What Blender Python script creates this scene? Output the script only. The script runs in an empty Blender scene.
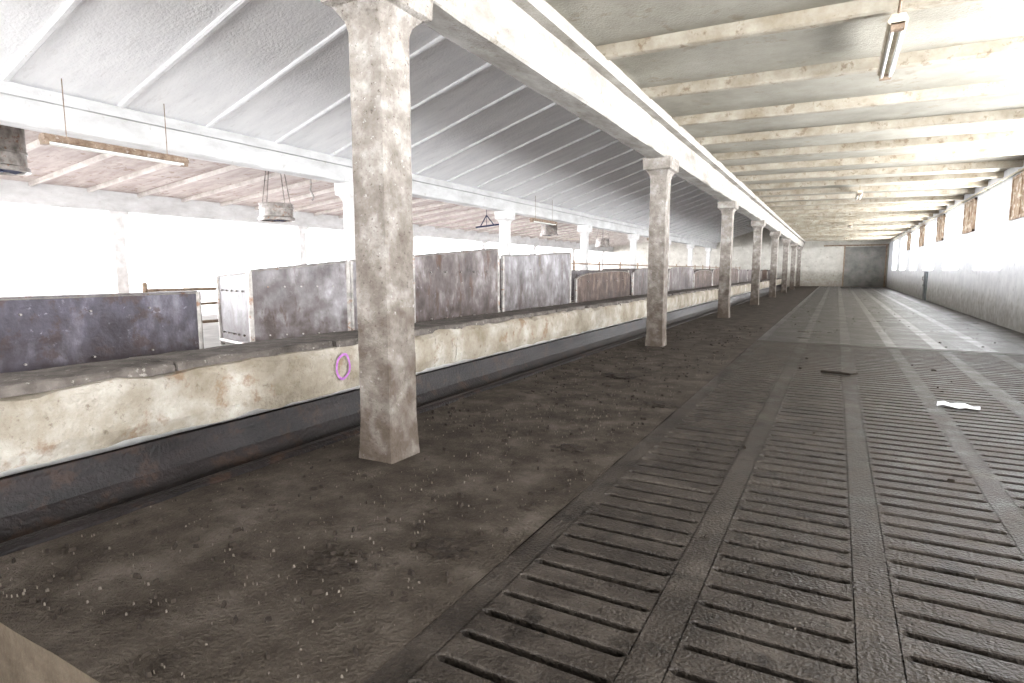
import bpy, bmesh, math, random
from mathutils import Vector, noise
random.seed(7)
scene=bpy.context.scene
try:
    scene.view_settings.view_transform='Standard'
    for lk in ('Medium High Contrast','Standard - Medium High Contrast'):
        try:
            scene.view_settings.look=lk; break
        except Exception as e: print(e)
except Exception as e: print(e)
Y0,Y1=-6.0,51.0
XR=3.2; XL=-23.5
X1,X2,X3=-2.5,-8.95,-17.8
COLY=[2.9+6.5*k for k in range(-1,8)]

# ---------------- materials ----------------
def N(nt,t,**k):
    n=nt.nodes.new(t)
    for a,b in k.items():
        setattr(n,a,b)
    return n
def mat(name,cols,scale=3.0,stretch=(1,1,1),rough=.85,spots=None,zdirt=None,bump=.3,bscale=40,rvar=0,spec=.3,low=.3,high=.7,metal=0):
    m=bpy.data.materials.new(name); m.use_nodes=True
    nt=m.node_tree; L=nt.links
    b=nt.nodes['Principled BSDF']
    geo=N(nt,'ShaderNodeNewGeometry')
    mp=N(nt,'ShaderNodeMapping'); mp.inputs['Scale'].default_value=stretch
    L.new(geo.outputs['Position'],mp.inputs['Vector'])
    n1=N(nt,'ShaderNodeTexNoise'); n1.inputs['Scale'].default_value=scale; n1.inputs['Detail'].default_value=9; n1.inputs['Roughness'].default_value=.65
    L.new(mp.outputs[0],n1.inputs['Vector'])
    r=N(nt,'ShaderNodeValToRGB'); r.color_ramp.elements[0].position=low; r.color_ramp.elements[1].position=high
    r.color_ramp.elements[0].color=(*cols[0],1); r.color_ramp.elements[1].color=(*cols[-1],1)
    if len(cols)==3:
        e=r.color_ramp.elements.new((low+high)/2); e.color=(*cols[1],1)
    L.new(n1.outputs['Fac'],r.inputs['Fac'])
    out=r.outputs['Color']
    def mix(a,col,fac):
        mx=N(nt,'ShaderNodeMix',data_type='RGBA')
        L.new(fac,mx.inputs[0]); L.new(a,mx.inputs[6]); mx.inputs[7].default_value=(*col,1)
        return mx.outputs[2]
    for sp in (spots or []):
        col,sc,th,am=sp[:4]
        n=N(nt,'ShaderNodeTexNoise'); n.inputs['Scale'].default_value=sc; n.inputs['Detail'].default_value=6; n.inputs['Roughness'].default_value=.7
        if len(sp)>4:
            m2=N(nt,'ShaderNodeMapping'); m2.inputs['Scale'].default_value=sp[4]; L.new(geo.outputs['Position'],m2.inputs['Vector']); L.new(m2.outputs[0],n.inputs['Vector'])
        else: L.new(geo.outputs['Position'],n.inputs['Vector'])
        mr=N(nt,'ShaderNodeMapRange'); mr.inputs[1].default_value=th; mr.inputs[2].default_value=th+.08; mr.inputs[3].default_value=0; mr.inputs[4].default_value=am
        L.new(n.outputs['Fac'],mr.inputs[0])
        out=mix(out,col,mr.outputs[0])
    if zdirt:
        col,z0,z1,am=zdirt
        sx=N(nt,'ShaderNodeSeparateXYZ'); L.new(geo.outputs['Position'],sx.inputs[0])
        n=N(nt,'ShaderNodeTexNoise'); n.inputs['Scale'].default_value=7; n.inputs['Detail'].default_value=7; L.new(geo.outputs['Position'],n.inputs['Vector'])
        ad=N(nt,'ShaderNodeMath',operation='MULTIPLY_ADD'); L.new(n.outputs['Fac'],ad.inputs[0]); ad.inputs[1].default_value=-(z1-z0)*1.6
        L.new(sx.outputs[2],ad.inputs[2])
        mr=N(nt,'ShaderNodeMapRange'); mr.inputs[1].default_value=z0-(z1-z0)*.8; mr.inputs[2].default_value=z1-(z1-z0)*.8; mr.inputs[3].default_value=am; mr.inputs[4].default_value=0
        L.new(ad.outputs[0],mr.inputs[0]); out=mix(out,col,mr.outputs[0])
    L.new(out,b.inputs['Base Color'])
    b.inputs['Roughness'].default_value=rough
    if rvar:
        mr=N(nt,'ShaderNodeMapRange'); mr.inputs[1].default_value=.35; mr.inputs[2].default_value=.65; mr.inputs[3].default_value=rough-rvar; mr.inputs[4].default_value=rough+rvar
        L.new(n1.outputs['Fac'],mr.inputs[0]); L.new(mr.outputs[0],b.inputs['Roughness'])
    b.inputs['Specular IOR Level'].default_value=spec; b.inputs['Metallic'].default_value=metal
    if bump:
        n2=N(nt,'ShaderNodeTexNoise'); n2.inputs['Scale'].default_value=bscale; n2.inputs['Detail'].default_value=5
        L.new(geo.outputs['Position'],n2.inputs['Vector'])
        bp=N(nt,'ShaderNodeBump'); bp.inputs['Strength'].default_value=bump; bp.inputs['Distance'].default_value=.02
        L.new(n2.outputs['Fac'],bp.inputs['Height']); L.new(bp.outputs[0],b.inputs['Normal'])
    return m
M={}
M['column']=mat('column_concrete',((.17,.15,.13),(.27,.245,.22),(.44,.42,.39)),6,spots=[((.07,.052,.04),40,.59,.75),((.72,.71,.69),22,.61,.6),((.03,.023,.018),70,.65,.8)],zdirt=((.055,.038,.026),-.1,2.4,.85),bump=.9,bscale=35)
M['column_white']=mat('column_whitewash',((.5,.49,.48),(.75,.74,.73)),4,spots=[((.3,.25,.2),9,.62,.5)],zdirt=((.3,.25,.21),.2,1.6,.5),bump=.3)
M['beam']=mat('beam_whitewash',((.24,.22,.195),(.37,.35,.32),(.5,.485,.455)),4,stretch=(1,.4,1),spots=[((.18,.14,.1),7,.6,.55),((.08,.06,.045),50,.62,.7)],bump=.5)
M['beam2']=mat('beam_whitewash_clean',((.46,.455,.45),(.66,.66,.66)),4,stretch=(1,.4,1),spots=[((.3,.26,.22),8,.62,.5)],bump=.3)
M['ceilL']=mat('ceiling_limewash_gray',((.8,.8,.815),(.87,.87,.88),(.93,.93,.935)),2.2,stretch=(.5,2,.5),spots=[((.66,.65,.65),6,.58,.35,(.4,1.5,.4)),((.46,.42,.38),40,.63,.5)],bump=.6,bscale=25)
M['ribL']=mat('rib_limewash',((.68,.68,.69),(.86,.86,.87)),6,spots=[((.42,.38,.33),12,.6,.5)],bump=.3)
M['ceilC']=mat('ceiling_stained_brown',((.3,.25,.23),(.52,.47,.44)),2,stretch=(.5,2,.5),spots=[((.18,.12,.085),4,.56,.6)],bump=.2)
M['ribC']=mat('rib_stained',((.4,.36,.33),(.62,.59,.56)),4,bump=.2)
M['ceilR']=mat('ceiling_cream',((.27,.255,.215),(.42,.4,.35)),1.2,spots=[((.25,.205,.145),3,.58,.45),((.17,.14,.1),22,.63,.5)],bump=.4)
M['joist']=mat('joist_cream',((.26,.22,.165),(.46,.43,.37)),3,spots=[((.17,.12,.075),8,.56,.6)],bump=.3)
M['wall']=mat('wall_whitewash',((.6,.61,.64),(.78,.79,.81)),2.5,spots=[((.42,.42,.44),7,.6,.5)],zdirt=((.24,.22,.2),0.0,.7,.6),bump=.3)
M['wallend']=mat('wall_dirty_plaster',((.4,.38,.34),(.6,.58,.53)),2,spots=[((.24,.2,.15),3,.58,.6)],zdirt=((.2,.16,.12),0,1.2,.6),bump=.3)
M['floor']=mat('floor_concrete_dirty',((.032,.026,.021),(.06,.05,.041),(.105,.09,.077)),3.5,rough=.9,spots=[((.14,.122,.105),45,.6,.5),((.2,.18,.16),150,.67,.6),((.018,.013,.01),4,.6,.65),((.014,.01,.0075),40,.64,.7)],bump=1.0,bscale=60,spec=.12)
M['floorlow']=mat('floor_concrete_pale',((.07,.055,.04),(.15,.12,.09)),6,bump=.5)
M['slat']=mat('slat_concrete',((.018,.0142,.0115),(.037,.03,.0245),(.074,.0625,.0525)),3.5,rough=.5,rvar=.12,spots=[((.0105,.0078,.0058),5,.56,.75),((.13,.115,.1),110,.65,.6),((.08,.067,.056),1.3,.56,.5)],bump=.7,bscale=70,spec=.3)
M['slatfar']=mat('slat_concrete_worn',((.017,.0145,.013),(.034,.03,.0275),(.072,.066,.062)),1.5,rough=.36,rvar=.1,spots=[((.012,.009,.0075),2,.56,.7)],bump=.3,bscale=50,spec=.45)
M['nave']=mat('nave_concrete_dusty',((.45,.43,.42),(.65,.63,.61)),1.5,rough=.7,bump=.3,spec=.4)
M['pit']=mat('pit_slurry',((.002,.0015,.001),(.005,.004,.003)),3,bump=0)
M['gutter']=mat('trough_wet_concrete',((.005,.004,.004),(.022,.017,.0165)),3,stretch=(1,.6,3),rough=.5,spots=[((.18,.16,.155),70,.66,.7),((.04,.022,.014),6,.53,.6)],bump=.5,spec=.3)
M['feed']=mat('feed_wall_limewash',((.17,.14,.1),(.28,.25,.205),(.44,.415,.375)),2.2,spots=[((.17,.095,.05),3,.58,.6),((.1,.075,.055),14,.6,.6),((.045,.034,.026),50,.64,.7)],bump=.7)
M['ledge']=mat('feed_ledge_dirty',((.05,.043,.038),(.17,.15,.135)),6,spots=[((.36,.34,.31),25,.6,.65)],bump=.6)
M['platform']=mat('pen_floor_concrete',((.45,.43,.41),(.65,.63,.6)),4,bump=.4)
M['panel']=mat('partition_board_stained',((.05,.04,.038),(.125,.105,.1),(.3,.275,.275)),4,stretch=(1,1,.5),rough=.55,spots=[((.085,.046,.03),6,.54,.7,(1,1,.3)),((.42,.4,.42),11,.62,.5)],zdirt=((.028,.016,.012),.4,1.2,.85),bump=.2)
M['panelw']=mat('partition_board_white',((.11,.102,.104),(.22,.205,.21),(.42,.41,.425)),4,stretch=(1,1,.5),rough=.5,spots=[((.085,.055,.04),6,.55,.7,(1,1,.3)),((.5,.5,.52),14,.61,.45)],zdirt=((.038,.024,.019),.4,1.4,.88),bump=.2)
M['panelb']=mat('partition_board_blue',((.032,.028,.036),(.072,.064,.082),(.19,.18,.21)),5,stretch=(1,1,.5),rough=.4,spots=[((.055,.032,.026),6,.53,.7),((.33,.32,.36),16,.62,.5)],zdirt=((.02,.013,.012),.4,.95,.8),bump=.2)
M['panelr']=mat('partition_board_rusty',((.035,.022,.017),(.085,.055,.042),(.2,.15,.125)),5,stretch=(1,1,.5),rough=.6,spots=[((.33,.31,.31),9,.6,.5)],zdirt=((.02,.011,.008),.4,1.1,.8),bump=.3)
M['steel']=mat('galvanised_steel',((.14,.13,.12),(.35,.33,.31)),8,rough=.45,metal=.6,spots=[((.16,.07,.03),10,.56,.7)],bump=.1)
M['rust']=mat('rusty_metal',((.14,.09,.06),(.38,.3,.23)),10,rough=.7,spots=[((.5,.46,.42),15,.58,.7)],bump=.2)
M['lamp']=mat('lamp_housing_yellowed',((.45,.38,.27),(.7,.66,.56)),12,rough=.4,spots=[((.25,.15,.08),20,.6,.7)],bump=.1)
M['tube']=mat('lamp_tube_glass',((.8,.8,.76),(.9,.9,.88)),5,rough=.2,bump=0)
M['door']=mat('door_metal_gray',((.13,.125,.115),(.28,.27,.25)),2,rough=.6,spots=[((.15,.09,.05),4,.6,.6)],bump=.1)
M['doorb']=mat('door_painted_gray',((.14,.155,.17),(.24,.26,.28)),4,rough=.5,bump=.1)
M['board']=mat('board_brown_faded',((.2,.12,.075),(.5,.4,.3)),5,rough=.7,spots=[((.75,.7,.62),6,.52,.8)],bump=.1)
M['straw']=mat('straw_chaff',((.06,.05,.04),(.18,.155,.13)),30,bump=0)
M['dung']=mat('dry_muck',((.014,.01,.0075),(.045,.035,.027)),20,bump=.8)
M['paper']=mat('white_paper',((.8,.82,.85),(.9,.92,.95)),10,bump=0)
M['paint']=mat('magenta_spray_paint',((.25,.06,.28),(.38,.2,.4)),30,bump=0)
M['frame']=mat('window_frame_white',((.75,.75,.75),(.85,.85,.85)),5,bump=0)
M['ground']=mat('ground_pale',((.55,.55,.5),(.7,.7,.66)),.5,bump=0)
M['dark']=mat('duct_interior_dark',((.02,.025,.05),(.04,.05,.11)),5,bump=0)

# ---------------- mesh helpers ----------------
def newobj(name,bm,mats,loc=(0,0,0),parent=None,smooth=False):
    me=bpy.data.meshes.new(name)
    if loc!=(0,0,0): bmesh.ops.translate(bm,verts=bm.verts,vec=-Vector(loc))
    bm.normal_update(); bm.to_mesh(me); bm.free()
    for m in (mats if isinstance(mats,(list,tuple)) else [mats]): me.materials.append(M[m])
    if smooth:
        for p in me.polygons: p.use_smooth=True
    o=bpy.data.objects.new(name,me); scene.collection.objects.link(o)
    if parent: o.parent=parent; 
    o.location=loc
    return o
def box(bm,a,b,mi=0,ch=0):
    x0,y0,z0=a;x1,y1,z1=b
    v=[bm.verts.new(p) for p in ((x0,y0,z0),(x1,y0,z0),(x1,y1,z0),(x0,y1,z0),(x0,y0,z1),(x1,y0,z1),(x1,y1,z1),(x0,y1,z1))]
    for f in ((3,2,1,0),(4,5,6,7),(0,1,5,4),(1,2,6,5),(2,3,7,6),(3,0,4,7)):
        q=bm.faces.new([v[i] for i in f]); q.material_index=mi
    return v
def empty(name,loc=(0,0,0)):
    e=bpy.data.objects.new(name,None); scene.collection.objects.link(e); e.location=loc; e.empty_display_size=.2; return e
def loft(bm,rings,mi=0,cap=True):
    vr=[[bm.verts.new(p) for p in r] for r in rings]
    n=len(vr[0])
    for a,b in zip(vr,vr[1:]):
        for i in range(n):
            f=bm.faces.new((a[i],a[(i+1)%n],b[(i+1)%n],b[i])); f.material_index=mi
    if cap:
        bm.faces.new(vr[0][::-1]).material_index=mi; bm.faces.new(vr[-1]).material_index=mi
    return vr
def sqring(cx,cy,z,wx,wy,c,j=0,seed=0):
    hx,hy=wx/2,wy/2
    pts=[(hx-c,-hy),(hx,-hy+c),(hx,0),(hx,hy-c),(hx-c,hy),(0,hy),(-hx+c,hy),(-hx,hy-c),(-hx,0),(-hx,-hy+c),(-hx+c,-hy),(0,-hy)]
    out=[]
    for i,(x,y) in enumerate(pts):
        n=noise.noise(Vector((x*9+seed*3.1,y*9,z*7)))*j
        out.append((cx+x*(1+n/ max(wx,.01)),cy+y*(1+n/max(wy,.01)),z))
    return out
def cyl(bm,c0,c1,r,n=16,mi=0,r2=None):
    c0=Vector(c0);c1=Vector(c1);d=(c1-c0).normalized()
    u=d.orthogonal().normalized(); w=d.cross(u)
    r2=r if r2 is None else r2
    rings=[[tuple(c+(u*math.cos(2*math.pi*i/n)+w*math.sin(2*math.pi*i/n))*rr) for i in range(n)] for c,rr in ((c0,r),(c1,r2))]
    loft(bm,rings,mi)

# ---------------- columns ----------------
def column(x,y,m,zb,seed,w=.26,zt=2.9):
    bm=bmesh.new(); rings=[]
    k=40
    for i in range(k+1):
        z=zb+(2.6-zb)*i/k
        ww=w+(.03*max(0,1-(z-zb)/.25))
        rings.append(sqring(x,y,z,ww,ww,.010,.009,seed))
    for z,ww,wy in ((2.66,.28,.30),(2.72,.34,.42),(2.735,.41,.52),(2.74,.42,.53),(zt+.01,.43,.55)):
        rings.append(sqring(x,y,z,ww,wy,.010,.008,seed))
    loft(bm,rings)
    newobj('concrete_column',bm,m,loc=(x,y,zb))
for i,y in enumerate(COLY):
    column(X1,y,'column',0,i)
    column(X2,y,'column_white',.38,i+20,zt=2.97)
    column(X3,y,'column_white',0,i+40,w=.32,zt=2.82)

# ---------------- beams ----------------
def beam(x,w,z0,z1,m,seed,extra=()):
    bm=bmesh.new(); rings=[]
    n=int((Y1-Y0)/.3)
    for i in range(n+1):
        y=Y0+(Y1-Y0)*i/n
        j=lambda k: noise.noise(Vector((y*1.7,k*5.3,seed)))*.016
        hw=w/2; c=.02
        rings.append([(x-hw+c+j(1),y,z0+j(2)),(x+hw-c+j(3),y,z0+j(4)),(x+hw+j(5),y,z0+c+j(6)),(x+hw+j(7),y,z1),(x-hw+j(8),y,z1),(x-hw+j(9),y,z0+c+j(10))])
    loft(bm,rings)
    for a,b in extra: box(bm,a,b)
    bmesh.ops.recalc_face_normals(bm,faces=bm.faces)
    newobj('ceiling_beam',bm,m)
beam(X1,.30,2.9,3.62,'beam',1,extra=[((-2.36,Y0,3.29),(-2.24,Y1,3.40))])
beam(X2,.30,2.97,3.5,'beam2',2,extra=[((X2+.14,Y0,3.28),(X2+.23,Y1,3.42))])
beam(X3,.34,2.82,3.42,'beam2',3)

# ---------------- ceilings ----------------
def slab(name,xa,za,xb,zb,m,th=.12):
    bm=bmesh.new()
    v=[bm.verts.new(p) for p in ((xa,Y0-.2,za),(xb,Y0-.2,zb),(xb,Y1+.2,zb),(xa,Y1+.2,za),(xa,Y0-.2,za+th),(xb,Y0-.2,zb+th),(xb,Y1+.2,zb+th),(xa,Y1+.2,za+th))]
    for f in ((3,2,1,0),(4,5,6,7),(0,1,5,4),(1,2,6,5),(2,3,7,6),(3,0,4,7)): bm.faces.new([v[i] for i in f])
    bmesh.ops.recalc_face_normals(bm,faces=bm.faces)
    return bm
def ceil(name,segs,m):
    bm=bmesh.new()
    for s in segs:
        b=slab('',*s,m); me=bpy.data.meshes.new('t'); b.to_mesh(me); b.free(); bm.from_mesh(me); bpy.data.meshes.remove(me)
    newobj(name,bm,m)
ceil('ceiling',[(-2.45,3.52,XR+.2,3.44)],'ceilR')
RX,RZ=-5.0,4.62
ceil('ceiling.001',[(X2,3.38,RX,RZ),(RX,RZ,-2.45,3.52)],'ceilL')
ceil('ceiling.002',[(-17.8,3.35,-13.2,3.85),(-13.2,3.85,X2,3.36)],'ceilC')
ceil('ceiling.003',[(XL-.2,3.2,-17.8,3.4)],'ceilL')
def ribs(name,segs,ys,w,d,m):
    bm=bmesh.new()
    for y in ys:
        for (xa,za,xb,zb) in segs:
            n=8; rings=[]
            for i in range(n+1):
                t=i/n; x=xa+(xb-xa)*t; z=za+(zb-za)*t
                j=noise.noise(Vector((x*1.3,y*3,0)))*.014
                rings.append([(x,y-w/2,z+.02),(x,y-w/2+j,z-d+.015),(x,y-w/2+.02,z-d+j),(x,y+w/2-.02,z-d+j),(x,y+w/2+j,z-d+.015),(x,y+w/2,z+.02)])
            loft(bm,rings)
    bmesh.ops.recalc_face_normals(bm,faces=bm.faces)
    newobj(name,bm,m)
def ys(st,start=3.0):
    k=math.ceil((Y0+.2-start)/st); r=[]
    while start+k*st<Y1-.1: r.append(start+k*st); k+=1
    return r
ribs('ceiling_joists',[(-2.34,3.52,XR,3.44)],ys(1.625,2.9),.11,.13,'joist')
ribs('ceiling_ribs',[(X2+.15,3.43,RX,RZ),(RX,RZ,-2.6,3.58)],ys(1.3,2.2),.09,.05,'ribL')
ribs('ceiling_ribs',[(-17.7,3.36,-13.2,3.85),(-13.2,3.85,X2-.1,3.37)],ys(1.3,2.2),.09,.1,'ribC')

# ---------------- floors ----------------
SL=-1.15
bm=bmesh.new()
nx,ny=14,260
xs=[SL+(-3.025-SL)*i/nx for i in range(nx+1)]; 
g=[]
for j in range(ny+1):
    y=.82+(Y1-.82)*(j/ny)**1.6
    g.append([bm.verts.new((x,y,noise.noise(Vector((x*1.3,y*1.3,0)))*.012 + noise.noise(Vector((x*5,y*5,3)))*.006)) for x in xs])
for j in range(ny):
    for i in range(nx): bm.faces.new((g[j][i],g[j+1][i],g[j+1][i+1],g[j][i+1]))
low=[bm.verts.new((v.co.x,v.co.y+noise.noise(v.co*3)*.01,-.4)) for v in g[0]]
for i in range(nx):
    f=bm.faces.new((g[0][i],g[0][i+1],low[i+1],low[i])); f.material_index=1
bmesh.ops.recalc_face_normals(bm,faces=bm.faces)
for f in bm.faces:
    if abs(f.normal.z)>.5 and f.normal.z<0: f.normal_flip()
newobj('floor',bm,['floor','floorlow'])
bm=bmesh.new(); box(bm,(-3.02,Y0,-.45),(SL,.85,-.32)); newobj('floor_lower',bm,'floorlow')

def slats(name,ya,yb,pitch,gap,m,bands,xr):
    bm=bmesh.new(); T=.1
    edges=[SL+.0]+[e for b in bands for e in b]+[xr]
    for k in range(0,len(edges),2):
        a,b=edges[k],edges[k+1]
        if b-a>.001:
            box(bm,(a,ya,-T),(b,yb,0))
    for bi,(a,b) in enumerate(bands):
        y=ya
        while y<yb-.001:
            w=pitch-gap
            e=min(y+w,yb)
            c=.005; j=random.uniform(-.003,.003)
            ya_=y+j; yb_=e+random.uniform(-.003,.003)
            def ring(x,g_=0,zc=0): return [(x,ya_-g_,-T),(x,yb_+g_,-T),(x,yb_+g_,-c),(x,yb_+g_-c,zc),(x,ya_-g_+c,zc),(x,ya_-g_,-c)]
            h=gap/2+.004
            loft(bm,[ring(a-.004,h),ring(a+.004,h*.75),ring(a+.012,h*.35),ring(a+.024,0),ring(b-.024,0),ring(b-.012,h*.35),ring(b-.004,h*.75),ring(b+.004,h)])
            y+=pitch
    bmesh.ops.recalc_face_normals(bm,faces=bm.faces)
    newobj(name,bm,m)
bands=[(-1.04,-.51),(-.38,.12),(.25,.76),(.88,1.39),(1.53,2.03),(2.16,2.67)]
slats('slatted_floor',Y0,10.75,.14,.035,'slat',bands,2.82)
slats('slatted_floor',11.0,Y1,.14,.032,'slatfar',bands,2.82)
bm=bmesh.new(); box(bm,(SL,10.75,-.1),(2.82,10.86,.004)); box(bm,(SL,10.88,-.1),(2.82,11.0,-.003)); newobj('floor_cross_strip',bm,'slat')
bm=bmesh.new(); box(bm,(2.82,Y0,-.1),(XR,Y1,.0)); newobj('floor_margin',bm,'slatfar')
bm=bmesh.new(); box(bm,(SL,Y0,-.75),(XR,Y1,-.7)); box(bm,(SL-.06,Y0,-.75),(SL-.001,Y1,-.02)); newobj('slurry_pit_floor',bm,'pit')

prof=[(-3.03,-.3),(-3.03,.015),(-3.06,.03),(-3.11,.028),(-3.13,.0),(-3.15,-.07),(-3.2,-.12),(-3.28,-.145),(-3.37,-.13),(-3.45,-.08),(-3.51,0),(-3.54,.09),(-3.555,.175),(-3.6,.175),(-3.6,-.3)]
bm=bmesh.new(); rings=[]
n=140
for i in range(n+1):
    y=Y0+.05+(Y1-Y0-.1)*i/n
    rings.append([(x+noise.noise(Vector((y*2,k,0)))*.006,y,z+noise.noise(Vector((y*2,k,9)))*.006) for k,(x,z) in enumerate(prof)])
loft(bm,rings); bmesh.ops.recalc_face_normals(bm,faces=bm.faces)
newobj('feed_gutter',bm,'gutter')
bm=bmesh.new(); y=Y0+.05; k=0
while y<Y1-.1:
    e=min(y+5.6,Y1-.05)
    nn=56; rings=[]
    for i in range(nn+1):
        yy=y+.003+(e-y-.006)*i/nn
        J=lambda q,s=.016,fr=3.1: noise.noise(Vector((yy*fr,q*7.7,k)))*s
        chip=max(0,noise.noise(Vector((yy*5,3.3,1)))-.25)*.1
        t0=.57+J(1,.03)-chip
        rings.append([(-3.58+J(2),yy,.207+J(9,.03,6)),(-3.56+J(3),yy,.3+J(8,.03)),(-3.565+J(4),yy,t0-.035),(-3.60+J(5,.03,6)-chip*.4,yy,t0),(-3.84,yy,.57),(-3.84,yy,.207)])
    loft(bm,rings); y=e; k+=1
y=Y0+.05
while y<Y1-.1:
    L=random.uniform(.5,1.4); e=min(y+L,Y1-.05)
    x=-3.62+random.uniform(-.07,.015); rings=[]
    for i in range(9):
        yy=y+.006+(e-y-.012)*i/8; jj=noise.noise(Vector((yy*6,2,2)))*.06
        zt=.62+random.uniform(-.006,.006)
        rings.append([(x+jj,yy,.56),(x+jj*1.1-.005,yy,zt-.012),(x+jj-.02,yy,zt),(-4.2,yy,zt-.01),(-4.2,yy,.5)])
    loft(bm,rings,1); y=e
bmesh.ops.recalc_face_normals(bm,faces=bm.faces)
newobj('feed_trough_curb',bm,['feed','ledge'])
bm=bmesh.new(); box(bm,(-10.2,Y0,-.3),(-3.86,Y1,.38)); newobj('pen_platform_floor',bm,'platform')
bm=bmesh.new(); box(bm,(XL,Y0,-.3),(-10.2,Y1,0)); newobj('floor_nave',bm,'nave')

# ---------------- walls ----------------
def wallx(name,xa,xb,z1,wins,m,zb=0):
    bm=bmesh.new(); y=Y0-.2
    for (a,b,c,d) in sorted(wins):
        box(bm,(xa,y,-.6),(xb,a,z1)); box(bm,(xa,a,-.6),(xb,b,c)); box(bm,(xa,a,d),(xb,b,z1)); y=b
    box(bm,(xa,y,-.6),(xb,Y1+.2,z1))
    newobj(name,bm,m)
wr=[(-4.75+5.4*k,-1.65+5.4*k,1.2,3.05) for k in range(0,10)]  # out-of-view near openings added for fill light; all widened, sills lowered for it
wl=[(Y0+.2+3.2*k,Y0+.2+3.2*k+3.05,.45,3.12) for k in range(0,17)]
wallx('wall_right',XR,XR+.25,3.6,wr,'wall')
wallx('wall_left',XL-.25,XL,3.4,wl,'wall')
k=1
def window(y0,y1,z0,z1,x,nd,mid):
    global k
    e=empty('window_%d'%k,(x,(y0+y1)/2,z0)); k+=1
    bm=bmesh.new(); f=.045
    box(bm,(x-.03,y0,z0),(x+.03,y0+f,z1)); box(bm,(x-.03,y1-f,z0),(x+.03,y1,z1))
    box(bm,(x-.03,y0,z0),(x+.03,y1,z0+f)); box(bm,(x-.03,y0,z1-f),(x+.03,y1,z1))
    for i in range(1,nd):
        yy=y0+(y1-y0)*i/nd; box(bm,(x-.02,yy-.02,z0),(x+.02,yy+.02,z1))
    if mid: box(bm,(x-.02,y0,(z0+z1)/2-.02),(x+.02,y1,(z0+z1)/2+.02))
    o=newobj('frame',bm,'frame'); o.parent=e; o.location=(-x,-(y0+y1)/2,-z0)
for w in wr: window(*w,XR+.15,3,True)
for w in wl: window(*w,XL-.12,2,False)
for yy in (15.6,21,26.4,31.8,37.2):
    bm=bmesh.new(); box(bm,(XR-.035,yy-.7,2.3),(XR+.0,yy+.7,3.12))
    box(bm,(XR-.055,yy-.74,2.26),(XR,yy-.68,3.16)); box(bm,(XR-.055,yy+.68,2.26),(XR,yy+.74,3.16))
    box(bm,(XR-.055,yy-.74,3.1),(XR,yy+.74,3.16)); box(bm,(XR-.055,yy-.74,2.26),(XR,yy+.74,2.32)); box(bm,(XR-.05,yy-.02,2.3),(XR,yy+.02,3.12))
    newobj('window_shutter_board',bm,'board')
bm=bmesh.new(); cyl(bm,(XR-.06,Y0,3.22),(XR-.06,Y1,3.22),.02,8)
for yy in ys(3.2): box(bm,(XR-.08,yy-.02,3.19),(XR,yy+.02,3.25))
newobj('wall_conduit',bm,'lamp')
bm=bmesh.new(); box(bm,(XL-.25,Y1,-.6),(XR+.25,Y1+.25,4.9)); newobj('wall_back',bm,'wallend')
bm=bmesh.new(); x=XL-.25
for a,b in ((-15.5,-11.0),(-7.6,-4.4),(-1.0,2.2)):  # openings behind the camera, added to let fill light in
    box(bm,(x,Y0-.25,-.6),(a,Y0,4.9)); box(bm,(a,Y0-.25,3.2),(b,Y0,4.9)); box(bm,(a,Y0-.25,-.6),(b,Y0,.9)); x=b
box(bm,(x,Y0-.25,-.6),(XR+.25,Y0,4.9)); newobj('wall_front',bm,'wallend')
def child(name,bm,m,e):
    o=newobj(name,bm,m); o.parent=e; o.location=-e.location; return o
e=empty('door_1',(1.75,Y1,0))
bm=bmesh.new(); box(bm,(.45,Y1-.09,.03),(3.0,Y1-.03,2.95))
for i in range(6): box(bm,(.45+.425*i,Y1-.11,.03),(.49+.425*i,Y1-.09,2.95))
for z in (.1,1.45,2.8): box(bm,(.45,Y1-.115,z),(3.0,Y1-.09,z+.1))
child('leaf',bm,'door',e)
bm=bmesh.new(); box(bm,(-1.0,Y1-.14,3.0),(3.15,Y1,3.1)); box(bm,(.35,Y1-.1,0),(.45,Y1,3.0)); box(bm,(3.0,Y1-.1,0),(3.1,Y1,3.0)); child('rail_and_frame',bm,'rust',e)
e=empty('door_2',(XR,29.2,0))
bm=bmesh.new(); box(bm,(XR-.06,28.9,.02),(XR,29.6,1.15)); box(bm,(XR-.08,28.9,.56),(XR-.06,29.6,.64)); child('leaf',bm,'doorb',e)
bm=bmesh.new(); cyl(bm,(XR-.12,29.45,.8),(XR-.12,29.45,.95),.012,8); box(bm,(XR-.12,29.44,.8),(XR-.06,29.46,.82)); box(bm,(XR-.12,29.44,.93),(XR-.06,29.46,.95)); child('handle',bm,'steel',e)
bm=bmesh.new(); box(bm,(-2.3,Y1-.05,1.1),(-.9,Y1,2.5)); newobj('wall_panel',bm,'wallend')

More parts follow.
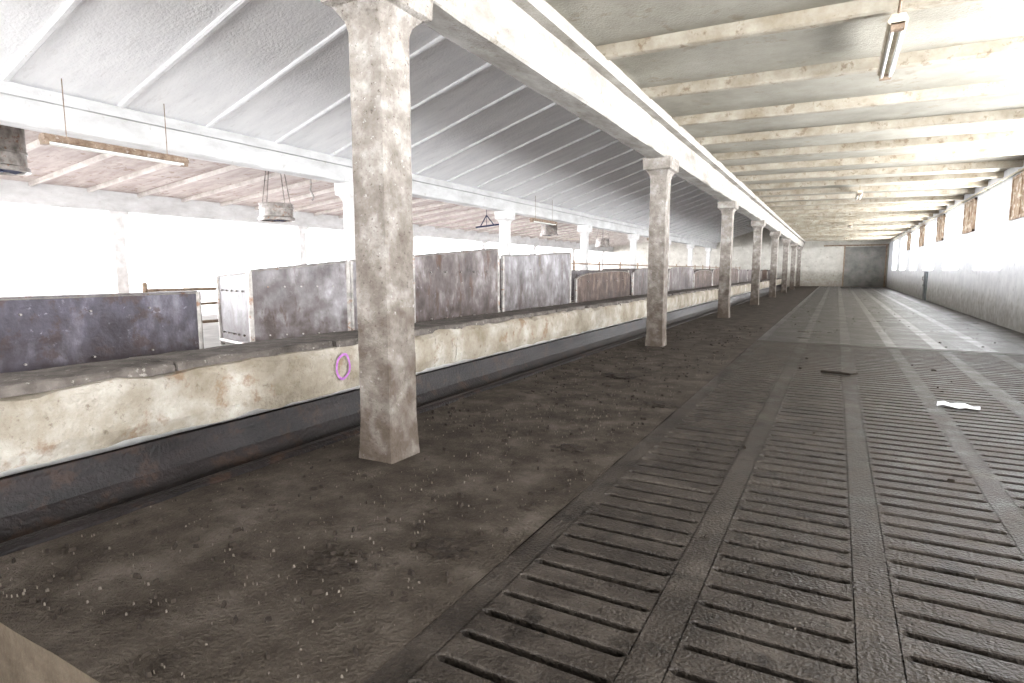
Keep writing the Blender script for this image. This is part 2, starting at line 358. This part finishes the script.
# ---------------- pen partitions ----------------
def partition(p0,p1,z0,zt0,zt1,m,arch=0,th=.035):
    p0=Vector((p0[0],p0[1],0)); p1=Vector((p1[0],p1[1],0)); d=(p1-p0); L=d.length; d.normalize(); nrm=Vector((-d.y,d.x,0))
    ctr=(p0+p1)/2
    e=empty('pen_partition',(ctr.x,ctr.y,z0))
    bm=bmesh.new(); n=18; rings=[]; tops=[]
    for i in range(n+1):
        t=i/n; p=p0+d*(L*t); zt=zt0+(zt1-zt0)*t
        if arch: zt+=arch*((max(0,1-abs(2*t-1)**3))**.6-1)
        w=nrm*(noise.noise(Vector((p.x*1.5,p.y*1.5,1)))*.03)
        tops.append((p.x+w.x,p.y+w.y,zt-.01))
        rings.append([tuple(p+w-nrm*th/2+Vector((0,0,z0+.03))),tuple(p+w+nrm*th/2+Vector((0,0,z0+.03))),tuple(p+w+nrm*th/2+Vector((0,0,zt))),tuple(p+w-nrm*th/2+Vector((0,0,zt)))])
    loft(bm,rings); bmesh.ops.recalc_face_normals(bm,faces=bm.faces)
    child('board',bm,m,e)
    bm=bmesh.new()
    for q,tp in ((p0,tops[0]),(p1,tops[-1])):
        cyl(bm,(q.x,q.y,z0),(q.x,q.y,tp[2]+.01),.028,10)
    for a,b in zip(tops,tops[1:]): cyl(bm,a,b,.02,8)
    cyl(bm,(p0.x,p0.y,z0+.05),(p1.x,p1.y,z0+.05),.03,8)
    for i in range(1,6):
        for s in (.2,.8):
            p=p0+d*(L*i/6); z=z0+(zt0-z0)*s
            a=p+nrm*.04; b=p-nrm*.04
            cyl(bm,(a.x,a.y,z),(b.x,b.y,z),.009,6)
    child('posts_and_rail',bm,'steel',e)
Z=.38
partition((-5.3,-2.2),(-5.3,.6),Z,1.0,1.0,'panelb')
partition((-5.3,.66),(-5.3,3.48),Z,1.0,1.0,'panelb')
partition((-5.15,3.95),(-4.62,4.75),Z,1.2,1.3,'panelw')
partition((-4.62,4.8),(-4.6,5.75),Z,1.3,1.36,'panelw')
partition((-6.0,4.2),(-5.2,3.98),Z,1.14,1.18,'panelw')
partition((-4.6,5.85),(-4.4,7.6),Z,1.38,1.52,'panel')
partition((-4.4,7.75),(-4.4,10.3),Z,1.42,1.52,'panelw')
partition((-4.45,7.68),(-6.6,7.68),Z,1.45,1.4,'panelw')
partition((-4.45,10.4),(-6.6,10.4),Z,1.5,1.4,'panel')
partition((-4.4,10.6),(-4.4,13.9),Z,1.14,1.22,'panelr',arch=.1)
partition((-4.45,14.0),(-6.6,14.0),Z,1.2,1.2,'panelw')
y=14.2
for i in range(10):
    z=random.choice((1.2,1.25,1.3,1.25)); m=random.choice(('panelr','panel','panel'))
    partition((-4.4,y),(-4.4,y+3.35),Z,z,z+.03,m,arch=.12)
    partition((-4.45,y+3.42),(-6.4,y+3.42),Z,1.25,1.25,'panel'); y+=3.55
y=7.0
for i in range(12):
    partition((-9.7,y),(-9.7,y+3.2),Z,1.0,1.0,random.choice(('panel','panelw'))); y+=3.5
bm=bmesh.new()
for z in (.75,1.05,1.4): cyl(bm,(-6.75,7.7,z),(-6.75,50,z),.022,8)
yy=7.7
while yy<50: cyl(bm,(-6.75,yy,Z),(-6.75,yy,1.5),.03,8); yy+=2.1
newobj('pen_pipe_railing',bm,'rust')
bm=bmesh.new()
for z in (.5,.75,.95): cyl(bm,(-7.6,4.3,z),(-7.6,6.6,z),.02,8)
for yy in (4.3,5.5,6.6): cyl(bm,(-7.6,yy,Z),(-7.6,yy,1.05),.028,8)
newobj('pen_pipe_railing',bm,'rust')

# ---------------- hanging lamps / ducts ----------------
def tubelamp(x,y,z,L,ztop,m='lamp',name='fluorescent_lamp'):
    e=empty(name,(x,y,z))
    bm=bmesh.new()
    prof=[(-.05,.05),(-.075,.0),(-.06,-.03),(.06,-.03),(.075,.0),(.05,.05)]
    loft(bm,[[(x+a,yy,z+b) for a,b in prof] for yy in (y-L/2,y-L/2+.03,y+L/2-.03,y+L/2)])
    bmesh.ops.recalc_face_normals(bm,faces=bm.faces); child('housing',bm,m,e)
    bm=bmesh.new()
    for dx in (-.035,.035): cyl(bm,(x+dx,y-L/2+.06,z-.05),(x+dx,y+L/2-.06,z-.05),.016,10)
    child('tubes',bm,'tube',e)
    bm=bmesh.new()
    for s in (-1,1):
        yy=y+s*L*.35
        cyl(bm,(x,yy,z+.04),(x,yy,ztop),.006,6)
        box(bm,(x-.05,y+s*(L/2-.03)-.03,z-.075),(x+.05,y+s*(L/2-.03)+.03,z-.02))
    child('hangers',bm,'rust',e)
tubelamp(.32,6.75,3.24,1.5,3.45)
for yy in (19,31.5,44): tubelamp(.4,yy,3.24,1.5,3.45)
tubelamp(-8.45,4.6,2.78,1.8,3.53,'rust')
for yy in (17.6,30.6): tubelamp(-8.45,yy,2.78,1.8,3.53,'rust')
def cable(name,pts,r,m):
    cu=bpy.data.curves.new(name,'CURVE'); cu.dimensions='3D'; cu.bevel_depth=r; cu.bevel_resolution=2
    sp=cu.splines.new('NURBS'); sp.points.add(len(pts)-1); sp.order_u=3; sp.use_endpoint_u=True
    for p,q in zip(sp.points,pts): p.co=(*q,1)
    o=bpy.data.objects.new(name,cu); scene.collection.objects.link(o); cu.materials.append(M[m]); return o
cable('lamp_cable',[(.32,6.05,3.27),(.32,5.8,3.42),(.38,5.5,3.36),(.5,5.2,3.45),(1.2,4.8,3.42)],.012,'rust')
cable('hanging_cable',[(-10,9.3,3.55),(-10,9.3,3.0),(-10.05,9.3,2.9),(-9.95,9.35,2.75),(-10,9.3,2.7)],.02,'steel')
def duct(x,y,zb,ztop,r):
    e=empty('ventilation_duct',(x,y,zb))
    bm=bmesh.new(); n=36
    def ring(rr,z): return [(x+rr*math.cos(2*math.pi*i/n),y+rr*math.sin(2*math.pi*i/n),z) for i in range(n)]
    loft(bm,[ring(r-.03,zb+.1),ring(r-.03,zb),ring(r,zb-.015),ring(r+.04,zb),ring(r+.04,zb+.07),ring(r,zb+.09),ring(r,zb+.3),ring(r+.015,zb+.31),ring(r+.015,zb+.35),ring(r,zb+.36),ring(r,ztop-.02),ring(r+.02,ztop-.01),ring(r+.02,ztop),ring(.1,ztop+.01)],0,cap=False)
    if ztop<3.5:
        for a in range(4):
            t=a*math.pi/2+.3; cyl(bm,(x+r*math.cos(t),y+r*math.sin(t),ztop-.05),(x+r*.6*math.cos(t),y+r*.6*math.sin(t),3.9),.012,6)
    bmesh.ops.recalc_face_normals(bm,faces=bm.faces); child('shell',bm,'steel',e)
    bm=bmesh.new(); loft(bm,[ring(r-.035,zb+.04),ring(r-.035,zb+.1)]); 
    for a in range(4):
        t=a*math.pi/2+.3; c,s=math.cos(t),math.sin(t)
        v=[bm.verts.new(p) for p in ((x+.06*c,y+.06*s,zb+.02),(x+(r-.05)*c-.09*s,y+(r-.05)*s+.09*c,zb+.0),(x+(r-.05)*c+.09*s,y+(r-.05)*s-.09*c,zb+.03))]
        bm.faces.new(v)
    cyl(bm,(x,y,zb-.01),(x,y,zb+.06),.08,12); child('fan',bm,'dark',e)
for yy,zb,zt in ((5.05,2.95,3.75),(11.0,2.52,2.95),(28,3.0,3.6),(36,2.7,3.2)): duct(-13.15,yy,zb,zt,.42)
bm=bmesh.new(); cyl(bm,(-12.2,20.2,2.9),(-12.2,20.2,3.7),.01,6); cyl(bm,(-12.7,20.2,2.9),(-11.7,20.4,3.0),.03,8); cyl(bm,(-12.5,20.2,2.9),(-12.2,20.2,3.35),.02,8); cyl(bm,(-11.9,20.3,2.95),(-12.2,20.2,3.35),.02,8)
newobj('hoist_bracket',bm,'dark')

# ---------------- debris (one object) ----------------
deb=bmesh.new()
def scatter(num,xr,yr,size,mi,zf=.012,flat=.25,power=1):
    bm=deb
    for i in range(num):
        x=random.uniform(*xr); y=yr[0]+(yr[1]-yr[0])*random.random()**power
        if abs(x-X1)<.25 and any(abs(y-c)<.25 for c in COLY): continue
        s=random.uniform(.4,1)*size; a=random.uniform(0,math.pi)
        c,sn=math.cos(a),math.sin(a); l=s*random.uniform(1,2.6); w=s*.6; h=s*flat*random.uniform(.7,1.5)
        z=zf
        base=[(-l,-w),(l*.8,-w*.8),(l,w*.6),(-l*.7,w)]
        b0=[bm.verts.new((x+p*c-q*sn,y+p*sn+q*c,z-.012)) for p,q in base]
        b1=[bm.verts.new((x+(p*c-q*sn)*.7,y+(p*sn+q*c)*.7,z+h)) for p,q in base]
        bm.faces.new(b1).material_index=mi
        for k2 in range(4): bm.faces.new((b0[k2],b0[(k2+1)%4],b1[(k2+1)%4],b1[k2])).material_index=mi
scatter(1200,(-3.0,-1.2),(.9,9),.0026,0,power=1.2,zf=.009)
scatter(250,(-1.1,2.6),(1,14),.0035,0,zf=.004)
scatter(700,(-3.0,-1.25),(.9,14),.012,1,flat=.6,power=1.2)
scatter(60,(-1.1,2.6),(2,20),.014,1,zf=.006,flat=.6)
def heap(x,y,z,r,h,seed):
    b=bmesh.new(); bmesh.ops.create_icosphere(b,subdivisions=4,radius=1)
    for v in b.verts:
        d=1+.5*noise.noise(v.co*2.2+Vector((seed,0,0)))+.25*noise.noise(v.co*6+Vector((seed,0,0)))
        v.co=Vector((x+v.co.x*r*d,y+v.co.y*r*.8*d,z+max(v.co.z,-.25)*h*d))
    for f in b.faces: f.material_index=1
    me=bpy.data.meshes.new('t'); b.to_mesh(me); b.free(); deb.from_mesh(me); bpy.data.meshes.remove(me)
heap(-1.42,2.0,0,.11,.02,1); heap(-1.75,1.65,0,.08,.018,3); heap(-1.5,3.6,0,.1,.02,5); heap(-2.1,6.4,0,.2,.03,6); heap(-1.3,5.2,0,.14,.02,8)
newobj('floor_litter',deb,['straw','dung'])
bm=bmesh.new(); rr=[]
for i in range(7):
    t=i/6; rr.append([(.84+.3*t,6.3-.06*t+.03*math.sin(t*9),.012+.012*math.sin(t*7)**2),(.86+.3*t,6.42+.05*math.sin(t*5),.014+.02*math.sin(t*6+1)**2)])
vr=[[bm.verts.new(p) for p in r] for r in rr]
for a,b in zip(vr,vr[1:]): bm.faces.new((a[0],b[0],b[1],a[1]))
newobj('crumpled_paper',bm,'paper')
bm=bmesh.new(); cyl(bm,(-.1,7.8,.02),(.2,7.7,.02),.015,8); cyl(bm,(.2,7.7,.02),(.27,7.76,.03),.01,8); newobj('broken_stick',bm,'dung')
bm=bmesh.new(); n=28; yc,zc=3.56,.41
o=[];inn=[]
for i in range(n):
    a=2*math.pi*i/n; j=noise.noise(Vector((math.cos(a),math.sin(a),4)))*.012
    o.append(bm.verts.new((-3.540,yc+(.085+j)*math.cos(a),zc+(.11+j)*math.sin(a)))); inn.append(bm.verts.new((-3.540,yc+(.065+j)*math.cos(a),zc+(.09+j)*math.sin(a))))
for i in range(n): bm.faces.new((o[i],o[(i+1)%n],inn[(i+1)%n],inn[i]))
newobj('spray_paint_ring',bm,'paint')
bm=bmesh.new(); box(bm,(-90,-60,-.9),(70,110,-.8)); newobj('ground_outside',bm,'ground')

# ---------------- light ----------------
w=bpy.data.worlds.new('World'); scene.world=w; w.use_nodes=True
bg=w.node_tree.nodes['Background']; bg.inputs[0].default_value=(.93,.96,1,1); bg.inputs[1].default_value=6
def arealight(name,loc,aim,sx,sy,radiance,col):
    l=bpy.data.lights.new(name,'AREA'); l.shape='RECTANGLE'; l.size=sx; l.size_y=sy
    l.energy=radiance*math.pi*sx*sy; l.color=col
    o=bpy.data.objects.new(name,l); scene.collection.objects.link(o)
    o.location=loc; o.rotation_euler=Vector(aim).to_track_quat('-Z','Y').to_euler(); return o
arealight('daylight_fill_left',(XL-.9,22.5,1.6),(1,0,.12),60,3.2,30,(.94,.95,1))  # added lamp outside the left windows, strengthens their daylight and tilts up
arealight('daylight_fill_right',(XR+.9,22.5,1.4),(-1,0,.6),60,3.0,35,(.97,.98,1))  # added lamp outside the right windows, aimed up to brighten the ceilings
arealight('fill_front',(-9,Y0-1.2,1.6),(0,1,.5),30,3,26,(.97,.98,1))  # added unseen lamp behind the camera, fills near ceilings and columns

cam=bpy.data.cameras.new('Camera'); co=bpy.data.objects.new('Camera',cam); scene.collection.objects.link(co)
cam.sensor_width=36; cam.lens=36*590/1024; cam.clip_end=300; cam.clip_start=.02
co.location=(0,0,1.2)
co.rotation_euler=(math.radians(90-6.86),0,math.radians(28.7))
scene.camera=co
